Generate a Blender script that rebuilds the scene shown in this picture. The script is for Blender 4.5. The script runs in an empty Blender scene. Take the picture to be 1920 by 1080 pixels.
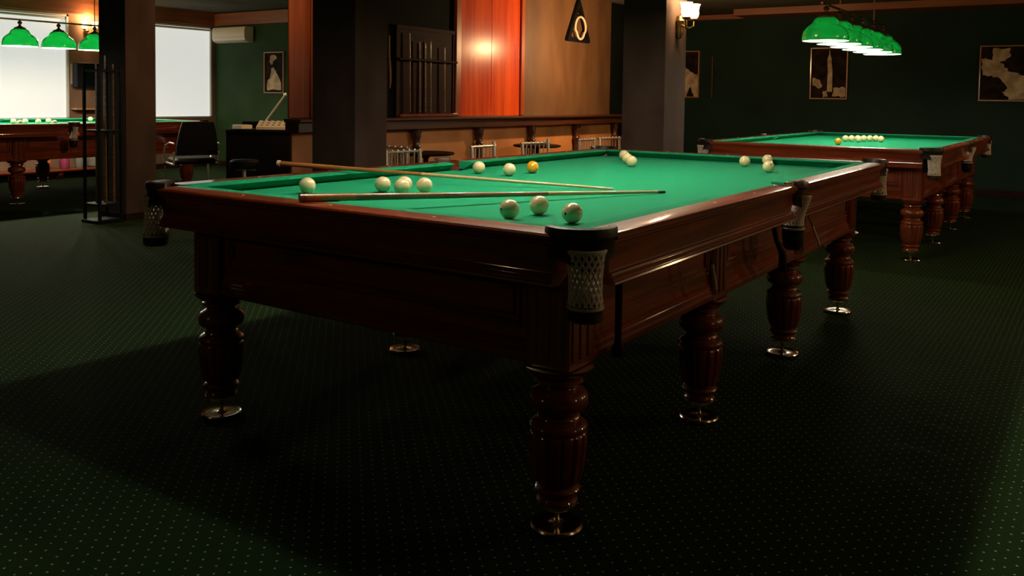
import bpy, math, random
from mathutils import Vector, Matrix
random.seed(7)
S = bpy.context.scene
PI = math.pi

# ------------------------------------------------------------------ camera
cam_d = bpy.data.cameras.new('camera'); cam = bpy.data.objects.new('camera', cam_d)
S.collection.objects.link(cam); S.camera = cam
_r = Vector((0.56256604, -0.82663274, 0.01406282)); _u = Vector((0.03217269, 0.03888566, 0.9987256)); _f = Vector((0.82612612, 0.56139666, -0.04847075))
m3 = Matrix((_r, _u, -_f)).transposed()
cam.matrix_world = Matrix.Translation((-1.98454, -1.08606, 1.28953)) @ m3.to_4x4()
cam_d.sensor_width = 36.0; cam_d.sensor_fit = 'HORIZONTAL'
cam_d.lens = 1631.14 * 36 / 1920
cam_d.shift_y = -275.69 / 1920
cam_d.clip_start = 0.05; cam_d.clip_end = 60

# ------------------------------------------------------------------ world, exposure
W = bpy.data.worlds.new('world'); S.world = W; W.use_nodes = True
W.node_tree.nodes['Background'].inputs[0].default_value = (0.5, 0.6, 0.7, 1)
W.node_tree.nodes['Background'].inputs[1].default_value = 0.02
S.view_settings.view_transform = 'Standard'; S.view_settings.look = 'None'
S.view_settings.exposure = 0.0; S.view_settings.gamma = 1.0
S.view_settings.use_curve_mapping = False
LAMP_W = 16.0        # each bulb over a table
SCONCE_W = 16.0
BLIND = 0.66

# ------------------------------------------------------------------ materials
def new_mat(name):
    m = bpy.data.materials.new(name); m.use_nodes = True
    nt = m.node_tree; b = nt.nodes['Principled BSDF']
    return m, nt, b
def setp(b, rough=.5, metal=0, coat=0, coat_r=.05, spec=.5):
    b.inputs['Roughness'].default_value = rough; b.inputs['Metallic'].default_value = metal
    b.inputs['Coat Weight'].default_value = coat; b.inputs['Coat IOR'].default_value = 1.5; b.inputs['Coat Roughness'].default_value = coat_r
    b.inputs['Specular IOR Level'].default_value = spec
def c4(c): return (c[0], c[1], c[2], 1)
def plain(name, col, rough=.5, metal=0, coat=0, coat_r=.05, spec=.5, emit=None, es=1):
    m, nt, b = new_mat(name); b.inputs['Base Color'].default_value = c4(col); setp(b, rough, metal, coat, coat_r, spec)
    if emit: b.inputs['Emission Color'].default_value = c4(emit); b.inputs['Emission Strength'].default_value = es
    return m
def noisy(name, c1, c2, scale=(5, 5, 5), rough=.5, metal=0, coat=0, coat_r=.05, detail=4, lo=.35, hi=.65, bump=0, spec=.5, dist=0, nscale=1):
    m, nt, b = new_mat(name); setp(b, rough, metal, coat, coat_r, spec)
    tc = nt.nodes.new('ShaderNodeTexCoord'); mp = nt.nodes.new('ShaderNodeMapping'); mp.inputs['Scale'].default_value = scale
    n = nt.nodes.new('ShaderNodeTexNoise'); n.inputs['Scale'].default_value = nscale; n.inputs['Detail'].default_value = detail
    n.inputs['Distortion'].default_value = dist
    r = nt.nodes.new('ShaderNodeValToRGB'); r.color_ramp.elements[0].position = lo; r.color_ramp.elements[1].position = hi
    r.color_ramp.elements[0].color = c4(c1); r.color_ramp.elements[1].color = c4(c2)
    nt.links.new(tc.outputs['Object'], mp.inputs[0]); nt.links.new(mp.outputs[0], n.inputs['Vector'])
    nt.links.new(n.outputs['Fac'], r.inputs[0]); nt.links.new(r.outputs[0], b.inputs['Base Color'])
    if bump:
        bp = nt.nodes.new('ShaderNodeBump'); bp.inputs['Strength'].default_value = bump; bp.inputs['Distance'].default_value = .003
        nt.links.new(n.outputs['Fac'], bp.inputs['Height']); nt.links.new(bp.outputs[0], b.inputs['Normal'])
    return m

M = {}
mah = dict(rough=.45, coat=.6, coat_r=.07, spec=.2, detail=6, dist=.8)
M['wood_x'] = noisy('mahogany_long', (.14, .021, .005), (.34, .058, .013), (1.2, 22, 22), **mah)
M['wood_y'] = noisy('mahogany_cross', (.14, .021, .005), (.34, .058, .013), (22, 1.2, 22), **mah)
mah['coat'] = 1
M['wood_z'] = noisy('mahogany_upright', (.13, .022, .006), (.28, .052, .014), (22, 22, 1.5), **mah)
M['shelf_wood'] = noisy('dark_shelf_wood', (.05, .013, .005), (.09, .025, .009), (1.2, 22, 22), rough=.4, coat=.4, coat_r=.15)
for k in ('wood_x', 'wood_y', 'wood_z'): M[k].node_tree.nodes['Principled BSDF'].inputs['Coat IOR'].default_value = 1.8
M['wood_dark'] = noisy('dark_stained_wood', (.016, .004, .003), (.028, .007, .004), (3, 3, 14), rough=.7, spec=.15)
M['crown'] = noisy('reddish_wood_trim', (.24, .066, .022), (.33, .10, .034), (1.5, 1.5, 16), rough=.5, coat=.15, coat_r=.3)
M['post'] = noisy('reddish_upright_board', (.16, .035, .012), (.23, .055, .019), (14, 14, 1.2), rough=.6, coat=.08, coat_r=.2, spec=.2)
M['cloth'] = noisy('green_baize', (.0075, .235, .115), (.010, .275, .135), (90, 90, 90), rough=.95, spec=.1, bump=.05, nscale=3)
M['ivory'] = noisy('ivory_ball', (.86, .68, .38), (.90, .79, .50), (14, 14, 14), rough=.25, coat=1, coat_r=.03, lo=.4, hi=.7)
M['yellow'] = plain('yellow_ball', (.90, .38, .01), .25, coat=1, coat_r=.03)
M['mark'] = plain('dark_print', (.02, .015, .01), .5)
M['leather'] = noisy('black_leather', (.010, .006, .005), (.030, .016, .011), (60, 60, 60), rough=.5, bump=.3, spec=.4)
M['leather_b'] = noisy('brown_leather', (.035, .014, .009), (.06, .024, .014), (40, 40, 40), rough=.4, bump=.25)
M['net'] = plain('white_cord', (.85, .77, .66), .8)
M['chrome'] = plain('polished_brass_chrome', (.85, .74, .58), .2, 1)
M['steel'] = plain('steel', (.80, .75, .64), .35, .85)
M['brass'] = plain('aged_brass', (.30, .16, .06), .3, 1)
M['black'] = plain('black_plastic', (.004, .004, .005), .6, spec=.2)
M['blackm'] = plain('black_metal', (.006, .006, .006), .7, spec=.15)
M['slate'] = plain('dark_slate', (.008, .007, .006), .8)
M['green_wall'] = noisy('green_wall_paint', (.020, .050, .014), (.028, .064, .019), (2, 2, 2), rough=.75, spec=.2)
M['dark_wall'] = noisy('dark_green_wall_paint', (.007, .022, .014), (.010, .030, .018), (1.5, 1.5, 1.5), rough=.75, spec=.2)
M['recess_dark'] = noisy('near_black_recess_shade', (.004, .0055, .004), (.006, .009, .006), (2, 2, 2), rough=.85, spec=.1)  # darkness of the recess put into the wall colour
M['brown_wall'] = noisy('brown_wall_paint', (.16, .085, .05), (.21, .115, .07), (3, 3, 3), rough=.8, spec=.2)
M['ceil'] = noisy('ceiling_paint', (.10, .085, .06), (.14, .12, .09), (1, 1, 1), rough=.9, spec=.1)
M['column'] = noisy('brown_grey_plaster', (.058, .034, .027), (.088, .054, .042), (3.5, 3.5, 1.6), rough=.85, spec=.15, bump=.2)
M['tan'] = noisy('tan_mottled_plaster', (.50, .17, .045), (.66, .27, .08), (2.6, 2.6, 2.2), rough=.6, detail=5, coat=.15, coat_r=.4)
M['tan2'] = noisy('tan_streaked_plaster', (.115, .050, .019), (.165, .078, .030), (5, 5, 1.4), rough=.6, detail=5, coat=.1, coat_r=.35)
M['orange'] = noisy('glossy_orange_wood', (.62, .048, .006), (.92, .115, .010), (9, 9, .7), rough=.7, coat=.4, coat_r=.25, dist=.4, spec=.1)
M['orange_frame'] = noisy('orange_wood_frame', (.36, .06, .012), (.50, .10, .02), (12, 12, 1), rough=.35, coat=.6, coat_r=.2)
M['blind'] = plain('lit_white_blind', (.45, .45, .42), .9, emit=(.97, .97, .91), es=BLIND)
M['white'] = plain('cream_plastic', (.75, .64, .48), .4)
M['whitew'] = plain('white_painted_frame', (.6, .58, .52), .5)
M['maple'] = noisy('pale_maple', (.62, .40, .19), (.74, .52, .27), (2, 2, 60), rough=.3, coat=.8, coat_r=.1)
M['butt'] = noisy('orange_brown_cue_butt', (.34, .12, .035), (.50, .20, .06), (2, 2, 40), rough=.3, coat=.8, coat_r=.1)
M['dbutt'] = noisy('dark_cue_butt', (.10, .055, .022), (.28, .16, .07), (3, 3, 30), rough=.3, coat=.8, coat_r=.1)
M['sepia_d'] = noisy('sepia_print_dark', (.010, .006, .004), (.035, .02, .014), (9, 9, 9), rough=.8, spec=.1)
M['sepia_l'] = noisy('sepia_print_light', (.40, .28, .17), (.70, .54, .36), (8, 8, 8), rough=.8, spec=.1)
M['fr_wood'] = plain('tan_frame_wood', (.42, .19, .07), .4, coat=.5, coat_r=.15)
M['flame'] = plain('lit_glass_shade', (1, .8, .5), .3, emit=(1, .72, .36), es=7)
M['bulb'] = plain('lit_bulb', (1, 1, 1), .3, emit=(1, .90, .66), es=30)
M['shade_w'] = plain('white_enamel_inside', (.9, .87, .78), .5)
M['red_b'] = plain('orange_fabric', (.6, .12, .03), .7)
M['mag_b'] = plain('magenta_fabric', (.25, .02, .07), .7)
M['gry_b'] = plain('grey_fabric', (.16, .14, .11), .7)
M['pink'] = plain('pale_pink_board', (.5, .32, .26), .7)
def shade_green():
    m, nt, b = new_mat('green_glass_shade'); b.inputs['Base Color'].default_value = (.003, .11, .024, 1); setp(b, .2, coat=1, coat_r=.04)
    tr = nt.nodes.new('ShaderNodeBsdfTranslucent'); tr.inputs[0].default_value = (.003, .30, .05, 1)
    mx = nt.nodes.new('ShaderNodeMixShader'); mx.inputs[0].default_value = .22
    out = nt.nodes['Material Output']
    nt.links.new(b.outputs[0], mx.inputs[1]); nt.links.new(tr.outputs[0], mx.inputs[2]); nt.links.new(mx.outputs[0], out.inputs[0])
    return m
M['shade_g'] = shade_green()
def shade_in():
    m, nt, b = new_mat('white_glass_lining'); b.inputs['Base Color'].default_value = (.9, .88, .8, 1); setp(b, .4)
    tr = nt.nodes.new('ShaderNodeBsdfTranslucent'); tr.inputs[0].default_value = (.9, .9, .8, 1)
    mx = nt.nodes.new('ShaderNodeMixShader'); mx.inputs[0].default_value = .25
    out = nt.nodes['Material Output']
    nt.links.new(b.outputs[0], mx.inputs[1]); nt.links.new(tr.outputs[0], mx.inputs[2]); nt.links.new(mx.outputs[0], out.inputs[0])
    return m
M['shade_i'] = shade_in()
def carpet():
    m, nt, b = new_mat('dotted_green_carpet'); setp(b, .95, spec=.05)
    N = nt.nodes.new; L = nt.links.new
    tc = N('ShaderNodeTexCoord'); sp = N('ShaderNodeSeparateXYZ'); L(tc.outputs['Object'], sp.inputs[0])
    def mth(op, a, bb=None):
        n = N('ShaderNodeMath'); n.operation = op
        for i, v in enumerate((a, bb)):
            if v is None: continue
            if isinstance(v, (int, float)): n.inputs[i].default_value = v
            else: L(v, n.inputs[i])
        return n.outputs[0]
    wob = N('ShaderNodeTexNoise'); wob.inputs['Scale'].default_value = 14; wob.inputs['Detail'].default_value = 1
    L(tc.outputs['Object'], wob.inputs['Vector'])
    wv = mth('MULTIPLY', mth('SUBTRACT', wob.outputs['Fac'], .5), .25)
    per = .040
    u = mth('ADD', mth('DIVIDE', mth('ADD', sp.outputs[0], sp.outputs[1]), per * math.sqrt(2)), wv)
    v = mth('SUBTRACT', mth('DIVIDE', mth('SUBTRACT', sp.outputs[0], sp.outputs[1]), per * math.sqrt(2)), wv)
    fu = mth('SUBTRACT', mth('FRACT', u), .5); fv = mth('SUBTRACT', mth('FRACT', v), .5)
    d = mth('SQRT', mth('ADD', mth('MULTIPLY', fu, fu), mth('MULTIPLY', fv, fv)))
    dot = N('ShaderNodeMapRange'); dot.inputs['From Min'].default_value = .10; dot.inputs['From Max'].default_value = .065
    dot.inputs['To Min'].default_value = 0; dot.inputs['To Max'].default_value = 1; L(d, dot.inputs['Value'])
    n2 = N('ShaderNodeTexNoise'); n2.inputs['Scale'].default_value = 260; L(tc.outputs['Object'], n2.inputs['Vector'])
    r = N('ShaderNodeValToRGB'); r.color_ramp.elements[0].color = (.010, .026, .008, 1); r.color_ramp.elements[1].color = (.021, .049, .016, 1)
    r.color_ramp.elements[0].position = .35; r.color_ramp.elements[1].position = .65
    L(n2.outputs['Fac'], r.inputs[0])
    mx = N('ShaderNodeMix'); mx.data_type = 'RGBA'
    L(dot.outputs[0], mx.inputs[0]); L(r.outputs[0], mx.inputs[6]); mx.inputs[7].default_value = (.42, .42, .28, 1)
    L(mx.outputs[2], b.inputs['Base Color'])
    bp = N('ShaderNodeBump'); bp.inputs['Strength'].default_value = .3; bp.inputs['Distance'].default_value = .002
    L(n2.outputs['Fac'], bp.inputs['Height']); L(bp.outputs[0], b.inputs['Normal'])
    return m
M['carpet'] = carpet()

# ------------------------------------------------------------------ mesh helpers
class MB:
    def __init__(s): s.v = []; s.f = []; s.m = []
    def add(s, vs, fs, mi=0):
        o = len(s.v); s.v += [tuple(p) for p in vs]; s.f += [tuple(i + o for i in f) for f in fs]; s.m += [mi] * len(fs); return s
    def box(s, x0, x1, y0, y1, z0, z1, mi=0, bev=0):
        if x0 > x1: x0, x1 = x1, x0
        if y0 > y1: y0, y1 = y1, y0
        if bev <= 0:
            vs = [(x, y, z) for z in (z0, z1) for y in (y0, y1) for x in (x0, x1)]
            return s.add(vs, [(0, 2, 3, 1), (4, 5, 7, 6), (0, 1, 5, 4), (2, 6, 7, 3), (0, 4, 6, 2), (1, 3, 7, 5)], mi)
        b = bev
        def ring(d, z): return [(x0 + d + b, y0 + d, z), (x1 - d - b, y0 + d, z), (x1 - d, y0 + d + b, z), (x1 - d, y1 - d - b, z), (x1 - d - b, y1 - d, z), (x0 + d + b, y1 - d, z), (x0 + d, y1 - d - b, z), (x0 + d, y0 + d + b, z)]
        vs = ring(b, z0) + ring(0, z0 + b) + ring(0, z1 - b) + ring(b, z1)
        fs = [tuple(reversed(range(8))), tuple(range(24, 32))]
        for k in range(3):
            for i in range(8): j = (i + 1) % 8; fs.append((k * 8 + i, k * 8 + j, k * 8 + 8 + j, k * 8 + 8 + i))
        return s.add(vs, fs, mi)
    def lathe(s, prof, c=(0, 0, 0), seg=24, mi=0, cap=True, fl=None, arc=None):
        """prof: list of (r, z)"""
        full = arc is None; a0, a1 = (0, 2 * PI) if full else arc
        n = seg if full else seg + 1
        vs = []
        for r, z in prof:
            for i in range(n):
                a = a0 + (a1 - a0) * i / seg
                rr = r * (fl(a, z) if fl else 1)
                vs.append((c[0] + rr * math.cos(a), c[1] + rr * math.sin(a), c[2] + z))
        fs = []
        for k in range(len(prof) - 1):
            for i in range(seg):
                j = (i + 1) % n
                fs.append((k * n + i, k * n + j, (k + 1) * n + j, (k + 1) * n + i))
        if cap and full:
            if prof[0][0] > 1e-5: fs.append(tuple(reversed(range(n))))
            if prof[-1][0] > 1e-5: fs.append(tuple((len(prof) - 1) * n + i for i in range(n)))
        return s.add(vs, fs, mi)
    def tube(s, pts, r, seg=8, mi=0, cap=True, closed=False):
        P = [Vector(p) for p in pts]; n = len(P); R = r if isinstance(r, (list, tuple)) else [r] * n
        up = None; vs = []
        for k in range(n):
            if closed: t = P[(k + 1) % n] - P[k - 1]
            else: t = P[min(k + 1, n - 1)] - P[max(k - 1, 0)]
            t.normalize()
            if up is None:
                a = Vector((0, 0, 1)) if abs(t.z) < .9 else Vector((1, 0, 0)); up = (a - t * a.dot(t)).normalized()
            else: up = (up - t * up.dot(t)).normalized()
            w = t.cross(up)
            for i in range(seg):
                a = 2 * PI * i / seg; vs.append(P[k] + (up * math.cos(a) + w * math.sin(a)) * R[k])
        fs = []
        for k in range(n if closed else n - 1):
            k2 = (k + 1) % n
            for i in range(seg): j = (i + 1) % seg; fs.append((k * seg + i, k * seg + j, k2 * seg + j, k2 * seg + i))
        if cap and not closed: fs += [tuple(reversed(range(seg))), tuple((n - 1) * seg + i for i in range(seg))]
        return s.add(vs, fs, mi)
    def prism(s, poly, z0, z1, mi=0):
        n = len(poly); vs = [(x, y, z0) for x, y in poly] + [(x, y, z1) for x, y in poly]
        fs = [tuple(reversed(range(n))), tuple(range(n, 2 * n))] + [(i, (i + 1) % n, n + (i + 1) % n, n + i) for i in range(n)]
        return s.add(vs, fs, mi)
    def plate(s, poly, x, t, mi=0, ax=0):
        """flat polygon in a plane of constant x (ax=0) or y (ax=1), of thickness t towards negative axis; poly=(h,z)"""
        f = (lambda h, z, d: (x - d, h, z)) if ax == 0 else (lambda h, z, d: (h, x - d, z))
        n = len(poly); vs = [f(h, z, 0) for h, z in poly] + [f(h, z, t) for h, z in poly]
        fs = [tuple(range(n)), tuple(reversed(range(n, 2 * n)))] + [(i, (i + 1) % n, n + (i + 1) % n, n + i) for i in range(n)]
        return s.add(vs, fs, mi)
    def ext(s, prof, fn, a, b, slope=0, d0=0, mi=0):
        """closed profile (d inward, z) extruded along t from a to b; ends slope with d"""
        n = len(prof)
        vs = [fn(a + (d - d0) * slope, d, z) for d, z in prof] + [fn(b - (d - d0) * slope, d, z) for d, z in prof]
        fs = [tuple(range(n)), tuple(reversed(range(n, 2 * n)))] + [(i, n + i, n + (i + 1) % n, (i + 1) % n) for i in range(n)]
        return s.add(vs, fs, mi)
    def build(s, name, mats, parent=None, ang=35, loc=None):
        me = bpy.data.meshes.new(name); me.from_pydata(s.v, [], s.f)
        if not isinstance(mats, (list, tuple)): mats = [mats]
        for m in mats: me.materials.append(M[m] if isinstance(m, str) else m)
        me.polygons.foreach_set('material_index', s.m)
        import bmesh
        bm = bmesh.new(); bm.from_mesh(me); bmesh.ops.recalc_face_normals(bm, faces=bm.faces); bm.to_mesh(me); bm.free()
        me.polygons.foreach_set('use_smooth', [True] * len(me.polygons)); me.set_sharp_from_angle(angle=math.radians(ang))
        o = bpy.data.objects.new(name, me); S.collection.objects.link(o)
        if parent: o.parent = parent
        if loc: o.location = loc
        return o
def tag(o, label, cat, group=None):
    o['label'] = label; o['category'] = cat
    if group: o['group'] = group
    return o
def thing(name, label, cat, loc=(0, 0, 0), rz=0, group=None):
    o = bpy.data.objects.new(name, None); S.collection.objects.link(o); o.location = loc; o.rotation_euler = (0, 0, rz)
    o.empty_display_size = .1
    return tag(o, label, cat, group)
def kids(o): return [c for c in bpy.data.objects if c.parent == o]
def dup(o, parent=None, **kw):
    ch = kids(o); c = o.copy(); S.collection.objects.link(c); c.parent = parent
    for k in ch: dup(k, c)
    for k, v in kw.items():
        if k == 'loc': c.location = v
        elif k == 'rz': c.rotation_euler = (0, 0, v)
        else: c[k] = v
    return c
def struct(mb, name, mat, **kw):
    o = mb.build(name, mat, **kw); o['kind'] = 'structure'; return o

# ------------------------------------------------------------------ room shell
CE = 2.76
struct(MB().box(-4.0, 12.1, -3.6, 12.3, -.05, 0), 'floor', 'carpet')
struct(MB().box(-4.0, 12.1, -3.6, 12.3, CE, CE + .08), 'ceiling', 'ceil')
struct(MB().box(12.1, 12.2, -3.6, 5.2, 0, CE), 'wall_right', 'dark_wall')
struct(MB().box(-4.1, -4.0, -3.6, 12.3, 0, CE), 'wall_left', 'dark_wall')
struct(MB().box(-4.0, 12.1, -3.7, -3.6, 0, CE), 'wall_front', 'dark_wall')
struct(MB().box(8.09, 8.2, 5.2, 12.3, 0, CE), 'wall_alcove', 'green_wall')
# window wall with two openings
wb = MB()
for x0, x1 in ((-4, 3.0), (5.38, 6.35), (8.02, 8.2)): wb.box(x0, x1, 12.3, 12.45, .88, 2.50)
wb.box(-4, 8.2, 12.3, 12.45, 0, .88); wb.box(-4, 8.2, 12.3, 12.45, 2.50, CE)
struct(wb, 'wall_back', 'brown_wall')
for i, (x0, x1) in enumerate(((3.0, 5.38), (6.35, 8.02))):
    w = bpy.data.objects.new('window_%d' % (i + 1), None); S.collection.objects.link(w); w['kind'] = 'structure'; w.location = ((x0 + x1) / 2, 12.35, .88)
    hw = (x1 - x0) / 2
    f = MB(); f.box(-hw, -hw + .03, -.05, .03, 0, 1.62); f.box(hw - .03, hw, -.05, .03, 0, 1.62); f.box(-hw, hw, -.05, .03, 1.59, 1.62)
    f.build('window_frame', 'whitew', w)
    MB().box(-hw, hw, -.05, .03, -.001, .02).build('window_sill', 'whitew', w)
    MB().box(-hw + .03, hw - .03, -.012, -.006, .02, 1.59).build('roller_blind', 'blind', w)
    MB().tube([(-hw + .03, -.025, 1.565), (hw - .03, -.025, 1.565)], .018, 10).build('blind_roller', 'whitew', w)
# crown boards below the ceiling
struct(MB().box(-4, 8.09, 12.22, 12.299, 2.52, CE), 'trim_1', 'crown')
struct(MB().box(8.01, 8.089, 5.2, 12.22, 2.52, 2.735), 'trim_2', 'crown')
struct(MB().box(11.5, 12.099, -3.6, 3.85, 2.66, CE), 'trim_3', 'crown')
struct(MB().box(12.02, 12.099, 3.85, 5.2, 2.66, CE - .02), 'trim_4', 'crown')
struct(MB().box(12.07, 12.1, -3.6, 5.2, 0, .09), 'baseboard_right', 'wood_dark')
struct(MB().box(8.06, 8.09, 5.2, 12.3, 0, .09), 'baseboard_alcove', 'wood_dark')
struct(MB().box(-4, 8.06, 12.27, 12.3, 0, .09), 'baseboard_back', 'wood_dark')

# columns
def column(x0, x1, y0, y1):
    o = struct(MB().box(x0, x1, y0, y1, 0, CE, bev=.006), 'pillar', 'column', ang=20)
    k = MB(); t = .012
    k.box(x0 - t, x1 + t, y0 - t, y0 + .01, 0, .07); k.box(x0 - t, x1 + t, y1 - .01, y1 + t, 0, .07)
    k.box(x0 - t, x0 + .01, y0, y1, 0, .07); k.box(x1 - .01, x1 + t, y0, y1, 0, .07)
    k.build('skirting', 'wood_dark', o)
column(3.07, 3.415, 7.06, 7.53)
column(3.09, 3.468, 3.89, 4.388)
column(4.53, 4.955, 1.86, 2.24)
column(7.92, 8.25, 3.45, 3.78)

# ------------------------------------------------------------------ partition wall with shelf
PY = 5.1
struct(MB().box(3.60, 8.0, PY + .001, PY + .12, 0, CE).box(8.0, 12.1, PY + .001, PY + .12, 0, CE), 'wall_partition', 'recess_dark')
struct(MB().box(3.45, 3.735, PY - .02, PY, 1.08, CE, bev=.006), 'trim_5', 'post')
struct(MB().box(3.705, 3.735, PY - .04, PY - .02, 1.08, CE, bev=.004), 'trim_6', 'post')
# tan lower panels
low = MB().box(3.49, 9.77, PY - .02, PY, 0, .96)
struct(low, 'wall_dado', 'tan')
sh = thing('wall_shelf', 'long dark red-brown wooden drinks shelf on turned brackets along the tan dado', 'shelf', (6.6, 5.0, 0))
q = MB(); q.ext([(0, 1.045), (-.008, 1.055), (-.008, 1.068), (0, 1.077), (.21, 1.077), (.21, 1.045)], lambda t, d, z: (t, -.12 + d, z), -3.2, 3.2)
q.build('shelf_top', 'shelf_wood', sh)
MB().box(-3.18, 3.2, -.085, .098, .953, 1.045, bev=.004).build('apron_board', 'shelf_wood', sh)
for x in (4.02, 5.17, 6.31, 7.46, 8.61, 9.76):
    b = MB(); pr = []
    for k, z in enumerate([0, .06, .065, .16, .17, .19, .20, .34, .40, .46, .56, .66, .72, .74, .76, .78, .84, .86, .89, .953]):
        r = [.05, .05, .042, .042, .050, .050, .040, .036, .040, .042, .038, .034, .036, .048, .050, .038, .040, .050, .054, .054][k]
        pr.append((r, z))
    b.lathe(pr, (x - 6.6, .02, 0), 16); b.build('bracket', 'shelf_wood', sh)

# orange double panel with frame, tan panel
pn = thing('wall_panel', 'glossy orange-red wooden double panel above the shelf, lit by a warm glow', 'panel', (6.62, PY, 1.08))
MB().box(-.62, -.004, -.022, 0, 0, 1.66).build('panel_leaf', 'orange', pn)
MB().box(.004, .615, -.022, 0, 0, 1.66).build('panel_leaf', 'orange', pn)
MB().box(-.72, -.625, -.045, 0, 0, 1.67, bev=.006).box(.62, .70, -.045, 0, 0, 1.67, bev=.006).build('panel_frame', 'orange_frame', pn)
struct(MB().box(7.325, 9.70, PY - .015, PY, 1.077, CE), 'wall_tan_panel', 'tan2')

# cue rack on the wall
rk = thing('cue_rack', 'dark wooden wall cue rack left of the orange panel', 'rack', (5.4, PY, 1.08))
MB().box(-.5, .49, -.02, 0, 0, .93).build('back_board', 'wood_dark', rk)
MB().box(-.5, .49, -.09, -.02, 0, .035, bev=.005).build('base_ledge', 'wood_z', rk)
b = MB().box(-.5, .49, -.075, -.02, .60, .625, bev=.005); b.build('clip_rail', 'wood_dark', rk)
MB().box(-.5, -.47, -.03, -.0, 0, .96).box(.46, .49, -.03, 0, 0, .96).box(-.5, .49, -.035, 0, .93, .97).build('side_rail', 'wood_dark', rk)
def cue(name, a, b, label, group=None, rb=.014, rt=.006, kind=0, cat='cue'):
    """a: butt, b: tip"""
    a = Vector(a); b = Vector(b); d = b - a; L = d.length; n = 14
    t = thing(name, label, cat, a, 0, group)
    def seg(s0, s1, nm, mat, r0=None, r1=None):
        pts = [d * (s0 + (s1 - s0) * i / 6) for i in range(7)]
        rr = [rb + (rt - rb) * (s0 + (s1 - s0) * i / 6) for i in range(7)]
        if r0: rr = [r0] * 7
        return MB().tube(pts, rr, 12).build(nm, mat, t)
    if kind == 0:
        seg(0, .008, 'butt_cap', 'white', rb * 1.25); seg(.008, .45, 'butt', 'butt'); seg(.45, .985, 'shaft', 'maple'); seg(.985, 1, 'tip', 'whitew')
    elif kind == 1:
        seg(0, .012, 'butt_cap', 'dbutt'); seg(.012, .12, 'grip', 'butt'); seg(.12, .62, 'butt', 'dbutt'); seg(.62, .975, 'shaft', 'maple'); seg(.975, 1, 'tip', 'mark')
    else:
        seg(0, .35, 'butt', 'dbutt'); seg(.35, 1, 'shaft', 'butt' if kind == 2 else 'dbutt')
    return t
for i, (x, z0, z1, k, lab) in enumerate([(5.09, 1.13, 1.92, 2, 'leftmost cue in the wall rack, bright orange-brown shaft'),
        (5.25, 1.13, 1.84, 3, 'thin dark cue, first of the close trio in the wall rack'),
        (5.345, 1.13, 1.83, 2, 'thin brown cue, middle of the close trio in the wall rack'),
        (5.435, 1.13, 1.85, 3, 'thin dark cue, last of the close trio in the wall rack'),
        (5.68, 1.13, 1.80, 2, 'rightmost brown cue in the wall rack, next to the orange panel')]):
    cue('cue', (x, PY - .055, z0), (x - .01, PY - .055, z1 + .05), lab, 'cues in the wall rack', .011, .005, k)
o = MB().tube([(4.80, PY - .02, 1.93), (4.80, PY - .02, 1.72), (4.815, PY - .02, 1.58), (4.82, PY - .02, 1.46), (4.81, PY - .02, 1.38)], [.006, .008, .011, .010, .005], 8).build('cue_rest_handle', 'butt')
tag(o, 'curved yellowish wooden handle hanging on the green strip beside the cue rack', 'handle')

# hanging ball triangle
tr = thing('ball_triangle', 'black ball triangle hanging on the tan wall with a pale oval ring inside', 'triangle', (8.66, PY - .035, 2.08))
def rtri(s, cz=0):
    A, B, C = Vector((-.33 * s, 0, 0)), Vector((.33 * s, 0, 0)), Vector((0, 0, .62 * s)); out = []
    for P, a, c in ((A, C, B), (B, A, C), (C, B, A)):
        u = (a - P).normalized() * .06; w = (c - P).normalized() * .06
        for k in range(6):
            t = k / 5; out.append(P + u * (1 - t) ** 2 + w * t ** 2)
    return [(p.x, p.z + .015) for p in out]
P = rtri(1.0); n = len(P); cen = (0, .22)
inn = [(cen[0] + (x - cen[0]) * .70, cen[1] + (z - cen[1]) * .70) for x, z in P]
b = MB(); vs = []
for y in (0, -.035):
    vs += [(x, y, z) for x, z in P] + [(x, y, z) for x, z in inn]
fs = []
for i in range(n):
    j = (i + 1) % n
    fs += [(i, j, n + j, n + i), (2 * n + i, 3 * n + i, 3 * n + j, 2 * n + j), (i, 2 * n + i, 2 * n + j, j), (n + i, n + j, 3 * n + j, 3 * n + i)]
b.add(vs, fs); b.build('triangle_frame', 'black', tr)
o = MB().tube([(.145 * math.cos(a) * (1 if math.sin(a) > -.3 else .8), -.05, .21 + .155 * math.sin(a)) for a in [2 * PI * k / 28 for k in range(28)]], .016, 8, closed=True).build('oval_ring', 'white', tr)
MB().box(-.008, .008, -.01, .034, .60, .66).build('hook', 'brass', tr)

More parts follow.
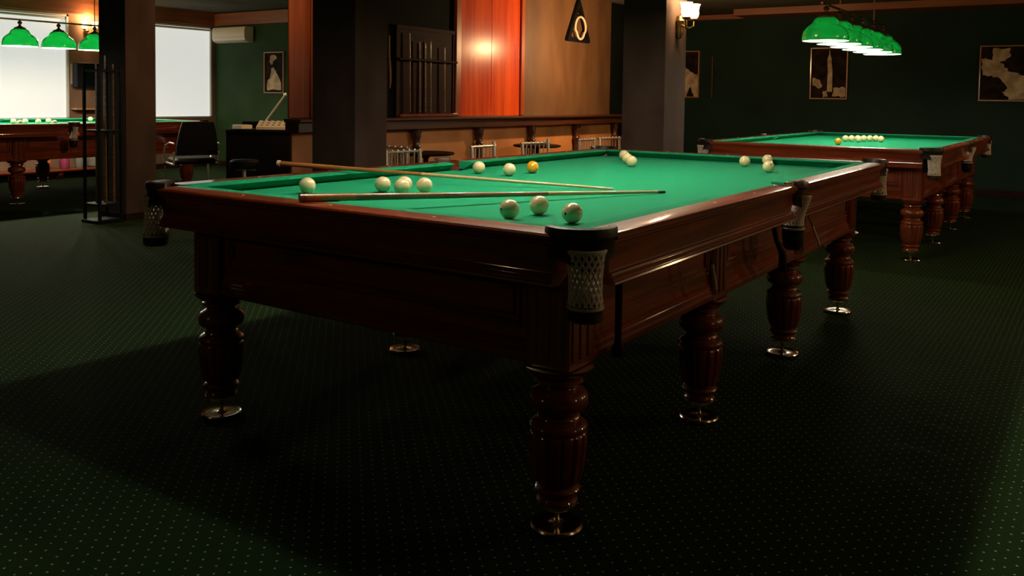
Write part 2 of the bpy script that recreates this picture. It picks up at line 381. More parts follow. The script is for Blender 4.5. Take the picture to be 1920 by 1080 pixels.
# ------------------------------------------------------------------ billiard table
TL, TW, TH = 3.78, 2.04, .929
HX, HY = TL / 2, TW / 2
RAIL = [(.094, .929), (.014, .929), (.005, .926), (0, .920), (0, .910), (.005, .906), (.008, .905), (.008, .899), (.013, .896), (.018, .892),
        (.021, .880), (.024, .850), (.026, .822), (.024, .815), (.016, .812), (.014, .808), (.017, .804), (.012, .800), (.009, .796), (.012, .792), (.006, .788), (.004, .783), (.008, .779), (.06, .779), (.094, .80)]
CUSH = [(.094, .9288), (.140, .9275), (.160, .9262), (.166, .924), (.166, .920), (.154, .911), (.136, .898), (.122, .886), (.094, .886)]
def side_fn(k):
    return [lambda t, d, z: (t, -HY + d, z), lambda t, d, z: (t, HY - d, z), lambda t, d, z: (-HX + d, t, z), lambda t, d, z: (HX - d, t, z)][k]
LEG = [(.058, .498), (.060, .470), (.072, .464), (.074, .456), (.060, .448), (.056, .440), (.062, .434), (.078, .426), (.088, .412), (.090, .396), (.086, .380), (.074, .368), (.062, .362),
       (.060, .354), (.064, .350), (.066, .345), (.063, .341), (.074, .335), (.086, .326), (.089, .318), (.086, .309), (.080, .306),
       (.086, .300), (.088, .285), (.087, .255), (.083, .215), (.077, .180), (.070, .155), (.062, .146), (.054, .143), (.064, .138), (.069, .130), (.066, .121), (.056, .117), (.054, .108), (.058, .100), (.062, .094), (.060, .088)]
def flute(a, z):
    if .148 < z < .299:
        ph = abs((a * 14 / (2 * PI)) % 1 - .5)
        return 1 - .085 * max(0, 1 - (ph / .17) ** 2)
    return 1
def build_leg(root, x, y):
    g = MB(); h = .075
    # square block with upright grooves on the faces
    g.box(x - h, x + h, y - h, y + h, .50, .80, bev=.006)
    for sx in (-.045, 0, .045):
        for (dx, dy, w) in ((sx, -h, 0), (sx, h, 0), (-h, sx, 1), (h, sx, 1)):
            g.box(x + dx - (.013 if not w else .004), x + dx + (.013 if not w else .004), y + dy - (.013 if w else .004), y + dy + (.013 if w else .004), .53, .77, bev=.003)
    g.lathe([(.106, .502), (.104, .498), (.094, .488), (.082, .478), (.062, .472)], (x, y, 0), 4 * 8)
    g.lathe(LEG, (x, y, 0), 96, fl=flute)
    lg = g.build('leg', 'wood_z', root, ang=40)
    f = MB()
    f.lathe([(.055, .089), (.061, .087), (.062, .080), (.058, .074), (.04, .073), (.010, .072), (.0085, .066), (.0085, .022), (.014, .017), (.030, .014), (.060, .011), (.070, .014), (.076, .017), (.079, .012), (.078, .004), (.074, .0)], (x, y, 0), 36)
    f.build('levelling_foot', 'chrome', lg)
def net_mesh(cx0, cy0, cx1, cy1, z0, z1, r0, rm, r1, nn=18, th=.0042):
    g = MB(); K = 10
    def pt(a, t):
        r = r0 * (1 - t) ** 2 + 2 * (2 * rm - (r0 + r1) / 2) * t * (1 - t) + r1 * t * t
        s_ = t * t * (3 - 2 * t)
        return (cx0 + (cx1 - cx0) * s_ + r * math.cos(a), cy0 + (cy1 - cy0) * s_ + r * math.sin(a), z0 + (z1 - z0) * t)
    for d in (1, -1):
        for i in range(nn):
            g.tube([pt(2 * PI * i / nn + d * 1.7 * k / K, k / K) for k in range(K + 1)], th, 5)
    for t in (0, 1): g.tube([pt(2 * PI * k / 20, t) for k in range(20)], th * 1.3, 5, closed=True)
    return g
def build_table(label, loc):
    root = thing('billiard_table', label, 'table', (loc[0] + HX, loc[1] + HY, 0))
    CG = .135; SG = .062
    # bed
    i = .10; c = .15; bp = [(-HX + i + c, -HY + i), (-.075, -HY + i), (-.05, -HY + .17), (.05, -HY + .17), (.075, -HY + i), (HX - i - c, -HY + i), (HX - i - .0, -HY + i + c),
        (HX - i, HY - i - c), (HX - i - c, HY - i), (.075, HY - i), (.05, HY - .17), (-.05, HY - .17), (-.075, HY - i), (-HX + i + c, HY - i), (-HX + i, HY - i - c), (-HX + i, -HY + i + c)]
    MB().prism(bp, .86, .886).build('cloth_bed', 'cloth', root)
    MB().box(-HX + .2, HX - .2, -HY + .2, HY - .2, .80, .859).build('slate_bed', 'slate', root)
    # rails and cushions
    secs = [(0, -HX + CG, -SG), (0, SG, HX - CG), (1, -HX + CG, -SG), (1, SG, HX - CG), (2, -HY + CG, HY - CG), (3, -HY + CG, HY - CG)]
    for k, a, b_ in secs:
        fn = side_fn(k)
        r = MB().ext(RAIL, fn, a, b_).build('rail', 'wood_x' if k < 2 else 'wood_y', root, ang=28)
        # inlaid sights
        for q_ in range(1, 4):
            t = a + (b_ - a) * q_ / 4; p = fn(t, .05, .9292)
            MB().lathe([(.006, 0), (.006, .0006), (0, .0008)], p, 10).build('sight_inlay', 'white', r)
        MB().ext(CUSH, fn, a - .01, b_ + .01, slope=.45, d0=.094).build('cushion', 'cloth', root, ang=28)
    for sy in (-1, 1):
        for sx in (-1, 1):
            g = MB().box(sx * .068, sx * .125, sy * (HY - .02), sy * (HY - .088), .9285, .9325, bev=.0012); g.build('pocket_jaw_plate', 'chrome', root)
    # body
    for k, L_, hh in ((0, HX, 0), (1, HX, 0), (2, HY, 0), (3, HY, 0)):
        fn = side_fn(k); ins = .165
        prof = [(ins, .80), (ins, .775), (ins + .008, .77), (ins + .008, .60), (ins + .008, .575), (ins, .568), (ins + .002, .562), (ins - .004, .556), (ins + .001, .550), (ins - .006, .543), (ins - .003, .536), (ins - .01, .528), (ins - .008, .512), (ins, .505), (ins + .04, .505), (ins + .04, .80)]
        g = MB().ext(prof, fn, -L_ + .17, L_ - .17)
        bays = [(-HX + .31, -HX + 1.24), (-.47, .47), (HX - 1.24, HX - .31)] if k < 2 else [(-HY + .34, HY - .34)]
        for a, b_ in bays:
            for dd, (z0, z1) in ((0, (.615, .755)), (.022, (.637, .733))):
                a0, b0 = a + dd, b_ - dd; w = .009
                for (t0, t1, zz0, zz1) in ((a0, b0, z1 - w, z1), (a0, b0, z0, z0 + w), (a0, a0 + w, z0 + w, z1 - w), (b0 - w, b0, z0 + w, z1 - w)):
                    g.ext([(ins + .010, zz0), (ins + .001, zz0 + .002), (ins - .001, (zz0 + zz1) / 2), (ins + .001, zz1 - .002), (ins + .010, zz1)], fn, t0, t1)
        g.build('side_panel' if k < 2 else 'end_panel', 'wood_x' if k < 2 else 'wood_y', root, ang=30)
    for sy in (-1, 1):
        for k in range(4): build_leg(root, -HX + .22 + k * (TL - .44) / 3, sy * (HY - .23))
    # corner pockets
    for sx in (-1, 1):
        for sy in (-1, 1):
            a0 = math.atan2(sy, sx); cx, cy = sx * (HX - .098), sy * (HY - .098); g = MB()
            N = 26; half = math.radians(82); prof_z = []
            vs = []; 
            for i_ in range(N + 1):
                t = i_ / N * 2 - 1; a = a0 + t * half
                zb = .858 - .036 * max(0, 1 - abs(t) / .5)
                for r, z in ((.078, .905), (.078, .938), (.082, .946), (.092, .949), (.102, .945), (.1045, .936), (.1045, .920), (.0985, .912), (.096, zb + .01), (.096, zb), (.090, zb), (.088, .905)):
                    vs.append((cx + r * math.cos(a), cy + r * math.sin(a), z))
            n_ = 12; fs = []
            for i_ in range(N):
                for k in range(n_): fs.append((i_ * n_ + k, i_ * n_ + (k + 1) % n_, (i_ + 1) * n_ + (k + 1) % n_, (i_ + 1) * n_ + k))
            fs += [tuple(range(n_)), tuple(N * n_ + k for k in range(n_))]
            g.add(vs, fs)
            pk = g.build('pocket', 'leather', root)
            nx, ny = sx * (HX - .056), sy * (HY - .056); nx1, ny1 = sx * (HX - .050), sy * (HY - .050)
            net_mesh(nx, ny, nx1, ny1, .885, .733, .055, .043, .046).build('pocket_net', 'net', pk)
            MB().lathe([(.0, .693), (.040, .693), (.046, .698), (.048, .715), (.047, .730), (.050, .735), (.048, .741), (.043, .741), (.042, .72)], (nx1, ny1, 0), 24, cap=False).build('pocket_cup', 'leather_b', pk)
    for sy in (-1, 1):
        g = MB(); cx, cy = 0, sy * (HY - .055); a0 = math.atan2(sy, 0); N = 20; half = math.radians(62); vs = []
        for i_ in range(N + 1):
            t = i_ / N * 2 - 1; a = a0 + t * half; zb = .845 - .02 * (1 - abs(t))
            for r, z in ((.056, .905), (.056, .938), (.060, .945), (.068, .948), (.078, .944), (.081, .935), (.081, .918), (.074, .910), (.072, zb), (.066, zb), (.064, .905)):
                vs.append((cx + r * math.cos(a), cy + r * math.sin(a), z))
        n_ = 11; fs = []
        for i_ in range(N):
            for k in range(n_): fs.append((i_ * n_ + k, i_ * n_ + (k + 1) % n_, (i_ + 1) * n_ + (k + 1) % n_, (i_ + 1) * n_ + k))
        fs += [tuple(range(n_)), tuple(N * n_ + k for k in range(n_))]
        g.add(vs, fs); pk = g.build('pocket', 'leather_b', root)
        net_mesh(0, sy * (HY + .004), 0, sy * (HY - .034), .880, .735, .034, .030, .046).build('pocket_net', 'net', pk)
        MB().lathe([(.0, .64), (.030, .64), (.042, .655), (.047, .70), (.046, .735), (.050, .742), (.048, .750), (.044, .750), (.042, .72)], (0, sy * (HY - .034), 0), 24, cap=False).build('pocket_cup', 'leather', pk)
    return root
T1 = build_table('large foreground carved mahogany billiard table with two cues lying on its green cloth', (0, 0, 0))
T2 = dup(T1, loc=(5.55 + HX, -.04 + HY, 0), label='mahogany billiard table at far right with six white balls in a row')
T3 = dup(T1, loc=(1.70 + HX, 8.93 + HY, 0), label='mahogany billiard table at far left in front of the white window blinds')

# ------------------------------------------------------------------ balls
BZ = .886 + .034
def ball_mesh():
    g = MB(); n = 16; g.lathe([(.034 * math.sin(PI * k / n), -.034 * math.cos(PI * k / n)) for k in range(n + 1)], (0, 0, 0), 28, cap=False); return g
ball0 = ball_mesh().build('billiard_ball', 'ivory', ang=180)
ball0.data.name = 'billiard_ball'
CAMP = Vector(cam.location)
first = [True]
def put_ball(x, y, label, group, mark=None, z=BZ, tone=None):
    if first[0]: o = ball0; first[0] = False
    else: o = ball0.copy(); S.collection.objects.link(o)
    if group == G1:   # contact points measured at z .927
        k = (CAMP.z - BZ) / (CAMP.z - .927); x, y = CAMP.x + (x - CAMP.x) * k, CAMP.y + (y - CAMP.y) * k
    o.location = (x, y, z); o.rotation_euler = (random.uniform(0, 3), random.uniform(0, 3), 0)
    tag(o, label, 'ball', group)
    if mark:
        o.rotation_euler = (0, 0, 0)
        d = (_r * mark[0] + _u * mark[1] - _f * math.sqrt(1 - mark[0] ** 2 - mark[1] ** 2)).normalized()
        g = MB(); g.lathe([(0, .00025), (.0042, 0), (.0042, -.001)], (0, 0, 0), 10, cap=False)
        m = g.build('printed_number', 'mark', o); m.matrix_parent_inverse = Matrix.Identity(4)
        m.rotation_euler = d.to_track_quat('Z', 'Y').to_euler(); m.location = d * .0341
    return o
G1 = 'ivory balls on the foreground table'
for a in [(.413, .306, 'cream ball nearest the corner pocket of the foreground table', G1, (-.72, 0)),
          (.520, .500, 'cream ball in the middle of the front trio near the corner pocket, set furthest back', G1),
          (.364, .517, 'cream ball at left of the front trio near the corner pocket', G1, (-.8, .05)),
          (.454, 1.570, 'cream ball lying alone at the left end of the foreground table', G1),
          (.690, 1.376, 'cream ball at left of the cluster above the crossed cues', G1),
          (.763, 1.322, 'cream ball at the back of the cluster, mostly hidden by another ball', G1),
          (.680, 1.262, 'cream ball at the front centre of the cluster by the lower cue', G1),
          (.777, 1.225, 'cream ball at right of the cluster above the lower cue', G1),
          (1.688, 1.618, 'white ball just right of the far side pocket', G1),
          (1.687, 1.423, 'white ball just left of the yellow ball', G1),
          (3.189, 1.531, 'hindmost of three pale balls in a line near the far corner', G1),
          (2.919, 1.372, 'middle one of three pale balls in a line near the far corner', G1),
          (2.701, 1.234, 'foremost of three pale balls in a line near the far corner', G1),
          (3.218, .723, 'pale ball near the far short cushion, left of a pair', G1),
          (3.448, .657, 'back ball of the pair near the far right cushion', G1),
          (2.888, .470, 'front ball of the pair near the far right cushion', G1, (.1, .35))]:
    put_ball(*a)
yb = ball0.copy(); yb.data = ball0.data.copy(); yb.data.materials[0] = M['yellow']; S.collection.objects.link(yb)
yb.location = (1.980, 1.470, BZ); tag(yb, 'single yellow ball on the foreground table', 'ball')
yb2 = yb.copy(); S.collection.objects.link(yb2); yb2.location = (6.74, 1.03, BZ); tag(yb2, 'single yellow ball on the far right table, left of the white row', 'ball')
# rack of balls on the right table: triangle seen end on
G2 = 'white balls racked in a row on the right table'
ex = Vector((.352, -.275)).normalized(); ey = Vector((ex.y, -ex.x)) * -1
ey = Vector((-ex.y, ex.x)); 
base = Vector((7.60, 1.165))
names = ['leftmost', 'second from left', 'third from left', 'third from right', 'second from right', 'rightmost']
for i in range(6):
    p = base + ex * (.078 * i); put_ball(p.x, p.y, names[i] + ' of the six white balls in a row on the right table', G2)
for i in range(2):
    p = base + ex * (.078 * (.5 + 3.6 * i)) - ey * .16; put_ball(p.x, p.y, ('left' if i == 0 else 'right') + ' white ball just in front of the row of six on the right table', G2)
G3 = 'white balls on the left table'
for x, y, l in [(3.52, 10.22, 'leftmost white ball on the left table, at the picture edge'), (3.30, 9.62, 'white ball nearest the near cushion among the left cluster of the left table'),
                (3.63, 10.15, 'white ball just right of the leftmost pair on the left table'), (3.715, 10.0, 'fourth white ball from the left on the left table'),
                (3.949, 10.2, 'fifth white ball from the left, largest gap before it, on the left table'), (3.62, 9.44, 'low white ball half hidden by the rail of the left table'),
                (4.80, 10.70, 'white ball behind the side pocket of the left table'), (4.30, 9.5, 'white ball above the side pocket net of the left table'),
                (4.95, 10.70, 'white ball seen through the black cue stand on the left table'), (5.10, 9.9, 'white ball seen just right of the left pillar on the left table')]:
    put_ball(x, y, l, G3)

cue('cue', (.862, 2.222, .961), (1.481, .717, .8925), 'long pale cue resting across the left rail with its butt sticking out', 'cues on the foreground table', .0118, .0055, 0)
cue('cue', (.034, 1.15, .945), (1.5235, .4877, .8925), 'dark-butted cue lying in front of the ball cluster, tip to the right', 'cues on the foreground table', .0145, .0058, 1)

# ------------------------------------------------------------------ hanging lamps
def build_lamp(label, x0, yc, z, n=6, sp=.48, power=LAMP_W):
    xc = x0 + sp * (n - 1) / 2
    root = thing('hanging_lamp', label, 'lamp', (xc, yc, z)); zt = CE - z; zb = .325
    MB().tube([(-sp * (n - 1) / 2 - .15, 0, zb), (sp * (n - 1) / 2 + .15, 0, zb)], .011, 10).build('lamp_bar', 'brass', root)
    for s in (-.72, .72):
        MB().lathe([(.006, zb), (.006, zt - .03), (.045, zt - .02), (.05, zt)], (s, 0, 0), 14).build('suspension_rod', 'brass', root)
    for i in range(n):
        x = (i - (n - 1) / 2) * sp
        out = [(.200, 0), (.203, .006), (.202, .04), (.198, .065), (.188, .090), (.172, .112), (.150, .132), (.130, .145), (.116, .158), (.108, .175), (.098, .193), (.082, .206), (.064, .212)]
        inn = [(r - .005, z_ - (.0 if k == 0 else .004)) for k, (r, z_) in enumerate(out)]
        g = MB(); g.lathe(out, (x, 0, 0), 40, cap=False); g.lathe(inn, (x, 0, 0), 40, 1, cap=False)
        sd = g.build('lamp_shade', ['shade_g', 'shade_i'], root)
        c = MB(); c.lathe([(.0, .20), (.066, .205), (.070, .212), (.068, .222), (.050, .232), (.030, .240), (.014, .255), (.012, .265), (.024, .278), (.028, .290), (.020, .302), (.011, .312), (.011, .33)], (x, 0, 0), 20)
        c.build('shade_holder', 'brass', sd)
        b = MB(); b.lathe([(0, .045), (.02, .05), (.032, .068), (.036, .088), (.030, .108), (.018, .135), (.015, .19)], (x, 0, 0), 16, cap=False)
        b.build('bulb', 'bulb', sd)
        ld = bpy.data.lights.new('bulb_light', 'POINT'); ld.energy = power; ld.color = (1, .88, .66); ld.shadow_soft_size = .036
        lo = bpy.data.objects.new('bulb_light', ld); S.collection.objects.link(lo); lo.parent = root; lo.location = (x, 0, .03)
    return root
build_lamp('row of six green glass shades hanging over the far right table', 6.05, 1.0, 1.845, power=18)
build_lamp('row of green glass shades hanging over the left table before the blinds', 2.53, 9.97, 1.85, power=46)
build_lamp('row of green glass shades hanging above the foreground table', .42, 1.0, 2.0)

# ------------------------------------------------------------------ wall sconces
def sconce(x, y, z, face, label, n=2, w=SCONCE_W):
    """face: unit xy direction the sconce faces"""
    ang = math.atan2(face[1], face[0]) + PI / 2
    root = thing('wall_sconce', label, 'sconce', (x, y, z), ang, 'lit wall sconces')
    b = MB(); b.lathe([(.0, -.12), (.02, -.11), (.035, -.06), (.03, 0), (.04, .03), (.02, .07), (0, .08)], (0, -.018, 0), 16)
    b.build('backplate', 'brass', root)
    for s in ((-.085, .085) if n == 2 else (0,)):
        MB().tube([(0, -.03, 0), (s * .4, -.09, -.03), (s * .9, -.11, -.01), (s, -.11, .035)], .008, 8).build('arm', 'brass', root)
        MB().lathe([(.008, .03), (.03, .04), (.032, .05), (.012, .056)], (s, -.11, 0), 14).build('cup', 'brass', root)
        MB().lathe([(.018, .05), (.032, .065), (.040, .09), (.038, .12), (.042, .15), (.052, .17), (.050, .17), (.038, .15), (.034, .12), (.036, .09), (.028, .066)], (s, -.11, 0), 18, cap=False).build('glass_shade', 'flame', root)
    ld = bpy.data.lights.new('sconce_light', 'POINT'); ld.energy = w; ld.color = (1, .62, .30); ld.shadow_soft_size = .05
    lo = bpy.data.objects.new('sconce_light', ld); S.collection.objects.link(lo); lo.parent = root; lo.location = (0, -.13, .20)
    return root
sconce(4.76, 1.86, 1.92, (0, -1), 'glowing two-arm sconce high on the right pillar')
sconce(5.66, 12.3, 2.24, (0, -1), 'glowing sconce on the brown wall between the two blinds', w=26)
sconce(1.2, -3.6, 1.85, (0, 1), 'added fill sconce on the front wall left of centre, behind the camera', w=13)  # this and the next two: unseen lamps added as warm fill
sconce(4.6, -3.6, 1.85, (0, 1), 'added fill sconce on the front wall opposite the side pockets', w=60)
sconce(8.2, -3.6, 1.85, (0, 1), 'added fill sconce on the front wall opposite the right table', w=60)
sconce(-4.0, 3.0, 1.85, (1, 0), 'added fill sconce on the left wall behind the camera', w=6)  # unseen lamp added as dim fill on the short side
sconce(8.08, 3.78, 1.80, (0, 1), 'sconce on the rear face of the pillar hidden behind the right pillar', w=125)
sconce(3.39, 4.388, 1.85, (0, 1), 'added unseen sconce on the rear face of the middle pillar', n=1, w=10)  # unseen lamp added to brighten the dado and the post
sconce(4.6, 5.22, 1.95, (0, 1), 'sconce on the rear of the partition, facing the alcove', w=65)

# ------------------------------------------------------------------ pictures
def picture(yc, zc, w, h, label, wallx, blobs, axis=0):
    root = thing('framed_picture', label, 'picture', (wallx, yc, zc), 0, 'framed sepia pictures on the green walls')
    t = .02; f = MB()
    f.box(-.03, 0, -w / 2, -w / 2 + t, -h / 2, h / 2, bev=.003); f.box(-.03, 0, w / 2 - t, w / 2, -h / 2, h / 2, bev=.003)
    f.box(-.03, 0, -w / 2 + t, w / 2 - t, -h / 2, -h / 2 + t, bev=.003); f.box(-.03, 0, -w / 2 + t, w / 2 - t, h / 2 - t, h / 2, bev=.003)
    f.build('frame', 'fr_wood', root)
    p = MB().box(-.012, 0, -w / 2 + t, w / 2 - t, -h / 2 + t, h / 2 - t)
    for bl in blobs: p.plate([(y * (w / 2 - t), z * (h / 2 - t)) for y, z in bl], -.012, .0015, 1)
    p.build('print', ['sepia_d', 'sepia_l'], root)
def jag(poly, n=4, a=.06):
    out = []
    for i in range(len(poly)):
        p, q_ = poly[i], poly[(i + 1) % len(poly)]
        for k in range(n):
            t = k / n; out.append((max(-1, min(1, p[0] + (q_[0] - p[0]) * t + random.uniform(-a, a))), max(-1, min(1, p[1] + (q_[1] - p[1]) * t + random.uniform(-a, a)))))
    return out
# y runs to the LEFT in the photo
tower = [[(.08, -.75), (-.22, -.75), (-.2, .15), (-.14, .45), (-.13, .6), (-.05, .75), (-.03, .95), (.0, .95), (.02, .75), (.1, .6), (.1, .45), (.06, .15)],
         jag([(-.25, -.95), (-.95, -.95), (-.9, -.55), (-.3, -.62)], 4, .05), jag([(.95, -.15), (.55, -.25), (.35, -.5), (.5, -.65), (.95, -.45)], 3, .04), jag([(.35, -.95), (.05, -.95), (.1, -.72), (.3, -.7)], 3, .04)]
picture(2.50, 1.755, .57, .81, 'sepia picture of a tower in a thin wooden frame below the right lamp', 12.1, tower)
def fxy(L_): return [(1 - a * .82, 1 - 2 * b) for a, b in L_]
sea = [jag(fxy([(.02, .2), (.3, .25), (.36, .03), (.85, .03), (.78, .22), (.55, .3), (.78, .45), (1.2, .55), (2.2, .6), (2.3, .95), (.8, .98), (.62, .86), (.8, .78), (.5, .58), (.02, .52)]), 5, .035)]
picture(-.15, 1.745, 1.13, .79, 'wide sepia picture at the right edge of the far green wall', 12.1, sea)
picture(4.84, 1.75, .40, .80, 'narrow sepia picture half hidden behind the right pillar', 12.1, [jag([(-1, -.1), (-.3, .1), (.4, .4), (1, .2), (1, -1), (.2, -1), (-.2, -.6), (-.6, -1), (-1, -1)], 4, .06)])
fig = [jag([(.45, .9), (-.2, .9), (-.3, .7), (.1, .55), (.3, .4), (.5, .5)], 3, .05), jag([(.1, .25), (-.1, .1), (-.45, -.2), (-.7, -.5), (-.8, -.9), (.75, -.9), (.8, -.5), (.5, -.3), (.3, 0), (.35, .2)], 3, .05)]
picture(10.70, 1.68, .50, .71, 'small sepia figure picture on the green wall right of the air conditioner', 8.09, fig)
o = MB().box(12.06, 12.1, 4.39, 4.415, 1.35, 2.05, bev=.004).build('wooden_batten', 'shelf_wood'); tag(o, 'thin upright wooden batten on the dark wall right of the hidden picture', 'batten')

# ------------------------------------------------------------------ air conditioner
ac = thing('air_conditioner', 'white wall-mounted air conditioner above the green alcove wall', 'air conditioner', (8.09, 11.70, 2.21))
g = MB(); g.ext([(0, .0), (.10, .0), (.17, .03), (.19, .08), (.19, .22), (.17, .265), (0, .27)], lambda t, d, z: (-d, t, z), -.44, .44); g.build('casing', 'white', ac)
MB().box(-.18, -.10, -.40, .40, .012, .020).build('air_vane', 'whitew', ac)
MB().box(-.193, -.188, -.42, .42, .085, .088).build('panel_seam', 'gry_b', ac)

# ------------------------------------------------------------------ between-window wall: TV, shelf
tv = thing('television', 'small black television on the brown wall between the blinds', 'television', (5.80, 12.3, 1.37))
MB().box(-.40, .40, -.20, -.06, 0, .39, bev=.01).build('casing', 'black', tv)
MB().box(-.28, .38, -.203, -.2005, .02, .37).build('screen', plain('dark_glass_screen', (.003, .005, .006), .1), tv)
MB().box(-.05, .12, -.06, 0, .12, .27).build('wall_mount', 'blackm', tv)
o = MB().box(5.40, 5.46, 12.27, 12.3, 1.42, 1.74).build('notice_board', 'pink'); tag(o, 'narrow pale board beside the television', 'board')
o = MB().box(5.40, 5.80, 12.12, 12.3, 1.02, 1.05, bev=.004).build('wall_shelf', 'fr_wood'); tag(o, 'small light wooden shelf below the television', 'shelf')

# ------------------------------------------------------------------ cue stand by left pillar
cs = thing('cue_stand', 'tall black metal cue stand against the left pillar', 'stand', (2.88, 7.17, 0))
MB().box(-.13, .15, -.15, .15, 0, .03, bev=.004).build('base', 'blackm', cs)
for sx in (-.10, .13):
    for sy in (-.13, .13): MB().box(sx - .012, sx + .012, sy - .012, sy + .012, .03, 1.55).build('post', 'blackm', cs)
for z in (.17, .90, 1.50):
    MB().box(-.11, .14, -.14, .14, z, z + .022).build('tray', 'blackm', cs)
for i in range(5):
    cue('cue', (2.81 + i * .042, 7.12 + (i % 2) * .09, .195), (2.81 + i * .042, 7.12 + (i % 2) * .09, 1.50 + .08 * (i % 3)), 'dark cue standing in the black stand by the left pillar', 'cues in the black stand', .013, .006, 3)

# ------------------------------------------------------------------ chairs and tables by the shelf
def bar_chair(x, y, rz, label, post=False):
    c = thing('metal_chair', label, 'chair', (x, y, 0), rz, 'metal chairs by the shelf')
    w = .23
    MB().box(-w, w, -.02, .40, .435, .475, bev=.012).build('seat', 'leather', c)
    MB().tube([(-w - .03, -.05, .795), (w + .03, -.05, .80)], .014, 10).build('back_rail', 'steel', c)
    for i in range(7):
        x_ = -w + 2 * w * i / 6
        g = MB(); g.tube([(x_, -.05, .475), (x_, -.055, .60), (x_, -.05, .795)], .007, 8); g.lathe([(0, .790), (.012, .797), (.014, .807), (.010, .818), (0, .822)], (x_, -.05, 0), 10)
        g.build('back_rod', 'steel', c)
    for sx in (-w, w):
        for y0, y1 in ((-.03, -.06), (.38, .40)):
            top = .84 if (y1 < 0 and sx < 0 and post) else (.80 if y1 < 0 else .44)
            MB().tube([(sx, y1, 0), (sx, y0, .44), (sx, y0 - .02 if y1 < 0 else y0, top)], .019 if y1 < 0 else .012, 8).build('leg', 'steel', c)
    MB().tube([(-w, -.03, .2), (w, -.03, .2)], .007, 8).build('stretcher', 'steel', c)
bar_chair(3.97, 4.10, PI, 'chrome slat-back chair nearest the middle pillar')
bar_chair(4.29, 4.66, PI / 2, 'chrome slat-back chair across the small table, left of the second bracket')
bar_chair(5.20, 4.10, PI + .12, 'chrome slat-back chair left of the yellow ball, below the second bracket', True)
bar_chair(6.18, 4.10, PI - .1, 'chrome slat-back chair with a tall end post, below the third bracket', True)
bar_chair(7.36, 4.10, PI + .1, 'chrome slat-back chair second from the right end of the shelf')
bar_chair(7.98, 4.12, PI - .1, 'chrome slat-back chair at the right end of the shelf')
for x, l in ((4.90, 'small dark round cafe table between the chairs nearest the middle pillar'), (7.02, 'small dark round cafe table right of the tall-post chair')):
    c = thing('cafe_table', l, 'table', (x, 4.66, 0), 0, 'small round tables by the shelf')
    MB().lathe([(0, .70), (.26, .70), (.29, .708), (.295, .718), (.29, .728), (0, .73)], (0, 0, 0), 36, cap=False).build('tabletop', 'wood_dark', c)
    MB().lathe([(.20, 0), (.20, .012), (.05, .03), (.028, .06), (.026, .66), (.06, .70)], (0, 0, 0), 24).build('pedestal', 'blackm', c)

# ------------------------------------------------------------------ counter, till, mic stand, black chairs
ct = thing('black_console', 'black console desk carrying a cream keyboard, left of the wooden post', 'desk', (4.76, 6.90, 0), -.95)
MB().box(-.45, .45, -.2, .2, .86, .90, bev=.006).build('desktop', 'black', ct)
MB().box(-.42, .42, -.18, -.16, .08, .86).build('front_panel', 'black', ct)
for s in (-.44, .41): MB().box(s, s + .03, -.18, .18, 0, .86).build('side_panel', 'black', ct)
kb = thing('keyboard', 'cream electronic keyboard with dark buttons on the black console', 'keyboard', (4.745, 6.78, .90), -.95)
MB().ext([(0, 0), (.22, 0), (.22, .095), (.16, .10), (0, .03)], lambda t, d, z: (t, -.1 + d, z), -.19, .19).build('casing', 'white', kb)
g = MB()
for i in range(5):
    for j in range(3): g.box(-.15 + i * .065, -.125 + i * .065, -.06 + j * .05, -.035 + j * .05, .03 + j * .022 + .012, .055 + j * .022)
g.build('buttons', 'mark', kb)
bxx = MB().box(-.08, .08, -.08, .08, 0, .05, bev=.006).build('card_reader', 'white', loc=(4.50, 7.05, .90)); tag(bxx, 'small cream box at the left end of the black console', 'box')
ms = thing('microphone_stand', 'chrome boom microphone stand leaning over the black console', 'stand', (4.86, 7.20, 0))
MB().lathe([(.13, 0), (.13, .012), (.02, .03), (.01, .04), (.009, .84), (.014, .85), (.014, .90)], (0, 0, 0), 20).build('pole', 'steel', ms)
MB().tube([(0, 0, .86), (.15, -.08, 1.10), (.27, -.13, 1.28)], .015, 8).build('boom', 'steel', ms)
MB().lathe([(0, -.03), (.018, -.02), (.022, 0), (.016, .02), (0, .03)], (.285, -.137, 1.30), 12, cap=False).build('microphone', 'steel', ms)
ms2 = thing('microphone_stand', 'short second microphone arm beside the wooden post', 'stand', (5.22, 6.72, 0))
MB().lathe([(.10, 0), (.10, .012), (.01, .03), (.008, 1.12)], (0, 0, 0), 16).build('pole', 'steel', ms2)
MB().tube([(0, 0, 1.12), (-.08, .05, 1.10), (-.17, .10, 1.055)], .010, 8).build('boom', 'steel', ms2)
def black_chair(x, y, rz, label):
    c = thing('black_chair', label, 'chair', (x, y, 0), rz, 'black cantilever chairs in the alcove')
    MB().box(-.24, .24, -.24, .24, .45, .52, bev=.025).build('seat', 'black', c)
    g = MB(); vs = []
    for k in range(9):
        t = k / 8; z = .56 + .40 * t; hw = .24 * (1 - .25 * t * t); y_ = -.24 - .06 * t
        vs += [(-hw, y_, z), (hw, y_, z), (hw, y_ - .04, z), (-hw, y_ - .04, z)]
    fs = [(0, 1, 2, 3), (32, 35, 34, 33)]
    for k in range(8):
        for i in range(4): fs.append((k * 4 + i, k * 4 + (i + 1) % 4, k * 4 + 4 + (i + 1) % 4, k * 4 + 4 + i))
    g.add(vs, fs).build('backrest', 'black', c)
    for s in (-.26, .26):
        MB().tube([(s, -.25, .60), (s, -.24, .45), (s, .20, .45), (s, .27, .40), (s, .27, .06), (s, .22, .015), (s, -.25, .015)], .012, 8).build('frame_tube', 'steel', c)
        MB().tube([(s, -.26, .70), (s, .0, .70), (s * 1.05, .16, .66), (s * 1.1, .22, .52), (s, .2, .45)], .011, 8).build('armrest', 'steel', c)
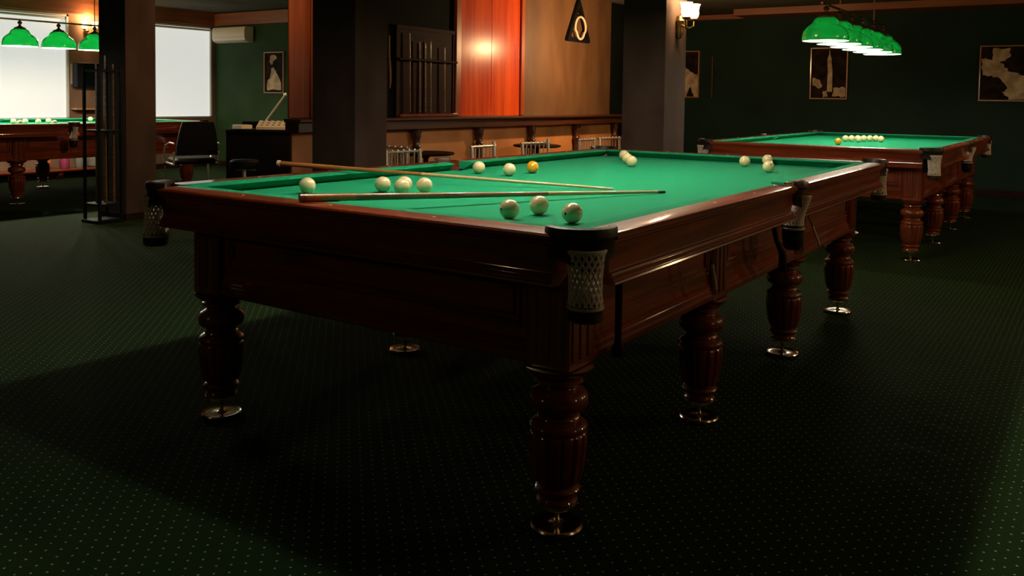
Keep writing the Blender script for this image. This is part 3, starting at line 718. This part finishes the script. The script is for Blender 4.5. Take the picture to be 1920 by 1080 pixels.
black_chair(4.62, 8.15, -.4, 'black chair in the alcove nearest the left table, with curved chrome arms')
black_chair(5.50, 7.85, -1.0, 'black chair in the alcove right behind the console')
st = thing('bar_stool', 'low stool with a thin chrome foot bar behind the foreground table', 'stool', (3.24, 5.44, 0))
MB().lathe([(0, .62), (.12, .62), (.13, .64), (.13, .68), (.11, .695), (0, .70)], (0, 0, 0), 28, cap=False).build('seat', 'black', st)
MB().lathe([(.16, 0), (.16, .012), (.03, .03), (.018, .05), (.018, .62)], (0, 0, 0), 24).build('pedestal', 'steel', st)
MB().tube([(-.04, .06, .605), (.06, -.08, .605)], .009, 8).build('bracket', 'steel', st)

# low bench with coloured bags under the left window
bn = thing('low_bench', 'low wooden bench under the left window behind the table', 'bench', (5.0, 12.0, 0))
MB().box(-1.2, 1.2, -.18, .18, .10, .13, bev=.004).build('bench_top', 'wood_x', bn)
for s in (-1.1, 0, 1.1): MB().box(s - .03, s + .03, -.15, .15, 0, .10).build('leg', 'wood_x', bn)
for x, m_, w_, l, c in ((4.82, 'red_b', .09, 'orange bag on the low bench under the window', 'bag'), (5.12, 'mag_b', .07, 'magenta bag on the low bench right of the orange one', 'bag'), (5.36, 'gry_b', .07, 'narrow grey bag on the low bench', 'bag'), (5.62, 'gry_b', .14, 'wide grey bag at the right end of the low bench', 'bag')):
    o = MB().lathe([(w_ * .8, 0), (w_, .03), (w_, .13), (w_ * .75, .17), (w_ * .2, .18)], (0, 0, 0), 12).build('bag', m_, loc=(x, 11.98, .13)); tag(o, l, c, 'bags on the low bench')

# ------------------------------------------------------------------ things hanging at the foreground table
def rod(x, y, z0, z1, dx, label):
    r = thing('hanging_rod', label, 'rod', (x, y, z0), 0, 'pale rods hanging at the long side of the foreground table')
    MB().tube([(0, 0, 0), (-dx * .5, 0, z1 - z0)], .0065, 8).build('wooden_rod', 'white', r)
    MB().tube([(-dx * .5, 0, z1 - z0), (-dx * .8, .0, z1 - z0 + .06), (-dx * .8, .015, .781 - z0)], .003, 6).build('cord', 'mark', r)
rod(1.105, .085, .592, .692, .09, 'short pale rod hanging from a cord left of the side pocket')
rod(2.53, .085, .572, .684, .28, 'short pale rod hanging from a cord right of the side pocket')
o = MB().lathe([(.0, .50), (.018, .505), (.022, .525), (.013, .545), (.011, .56), (.012, .779)], (.385, .12, 0), 14).build('rest_handle', 'wood_dark'); tag(o, 'dark wooden rest handle with a knob hanging under the near rail', 'handle')
t_ = MB().tube([(1.72, .07, .778), (1.74, .06, .70), (1.80, .05, .63), (1.84, .06, .56)], [.014, .012, .016, .020], 8).build('leather_strap', 'leather'); tag(t_, 'dark curved leather strap hanging just left of the side pocket', 'strap')
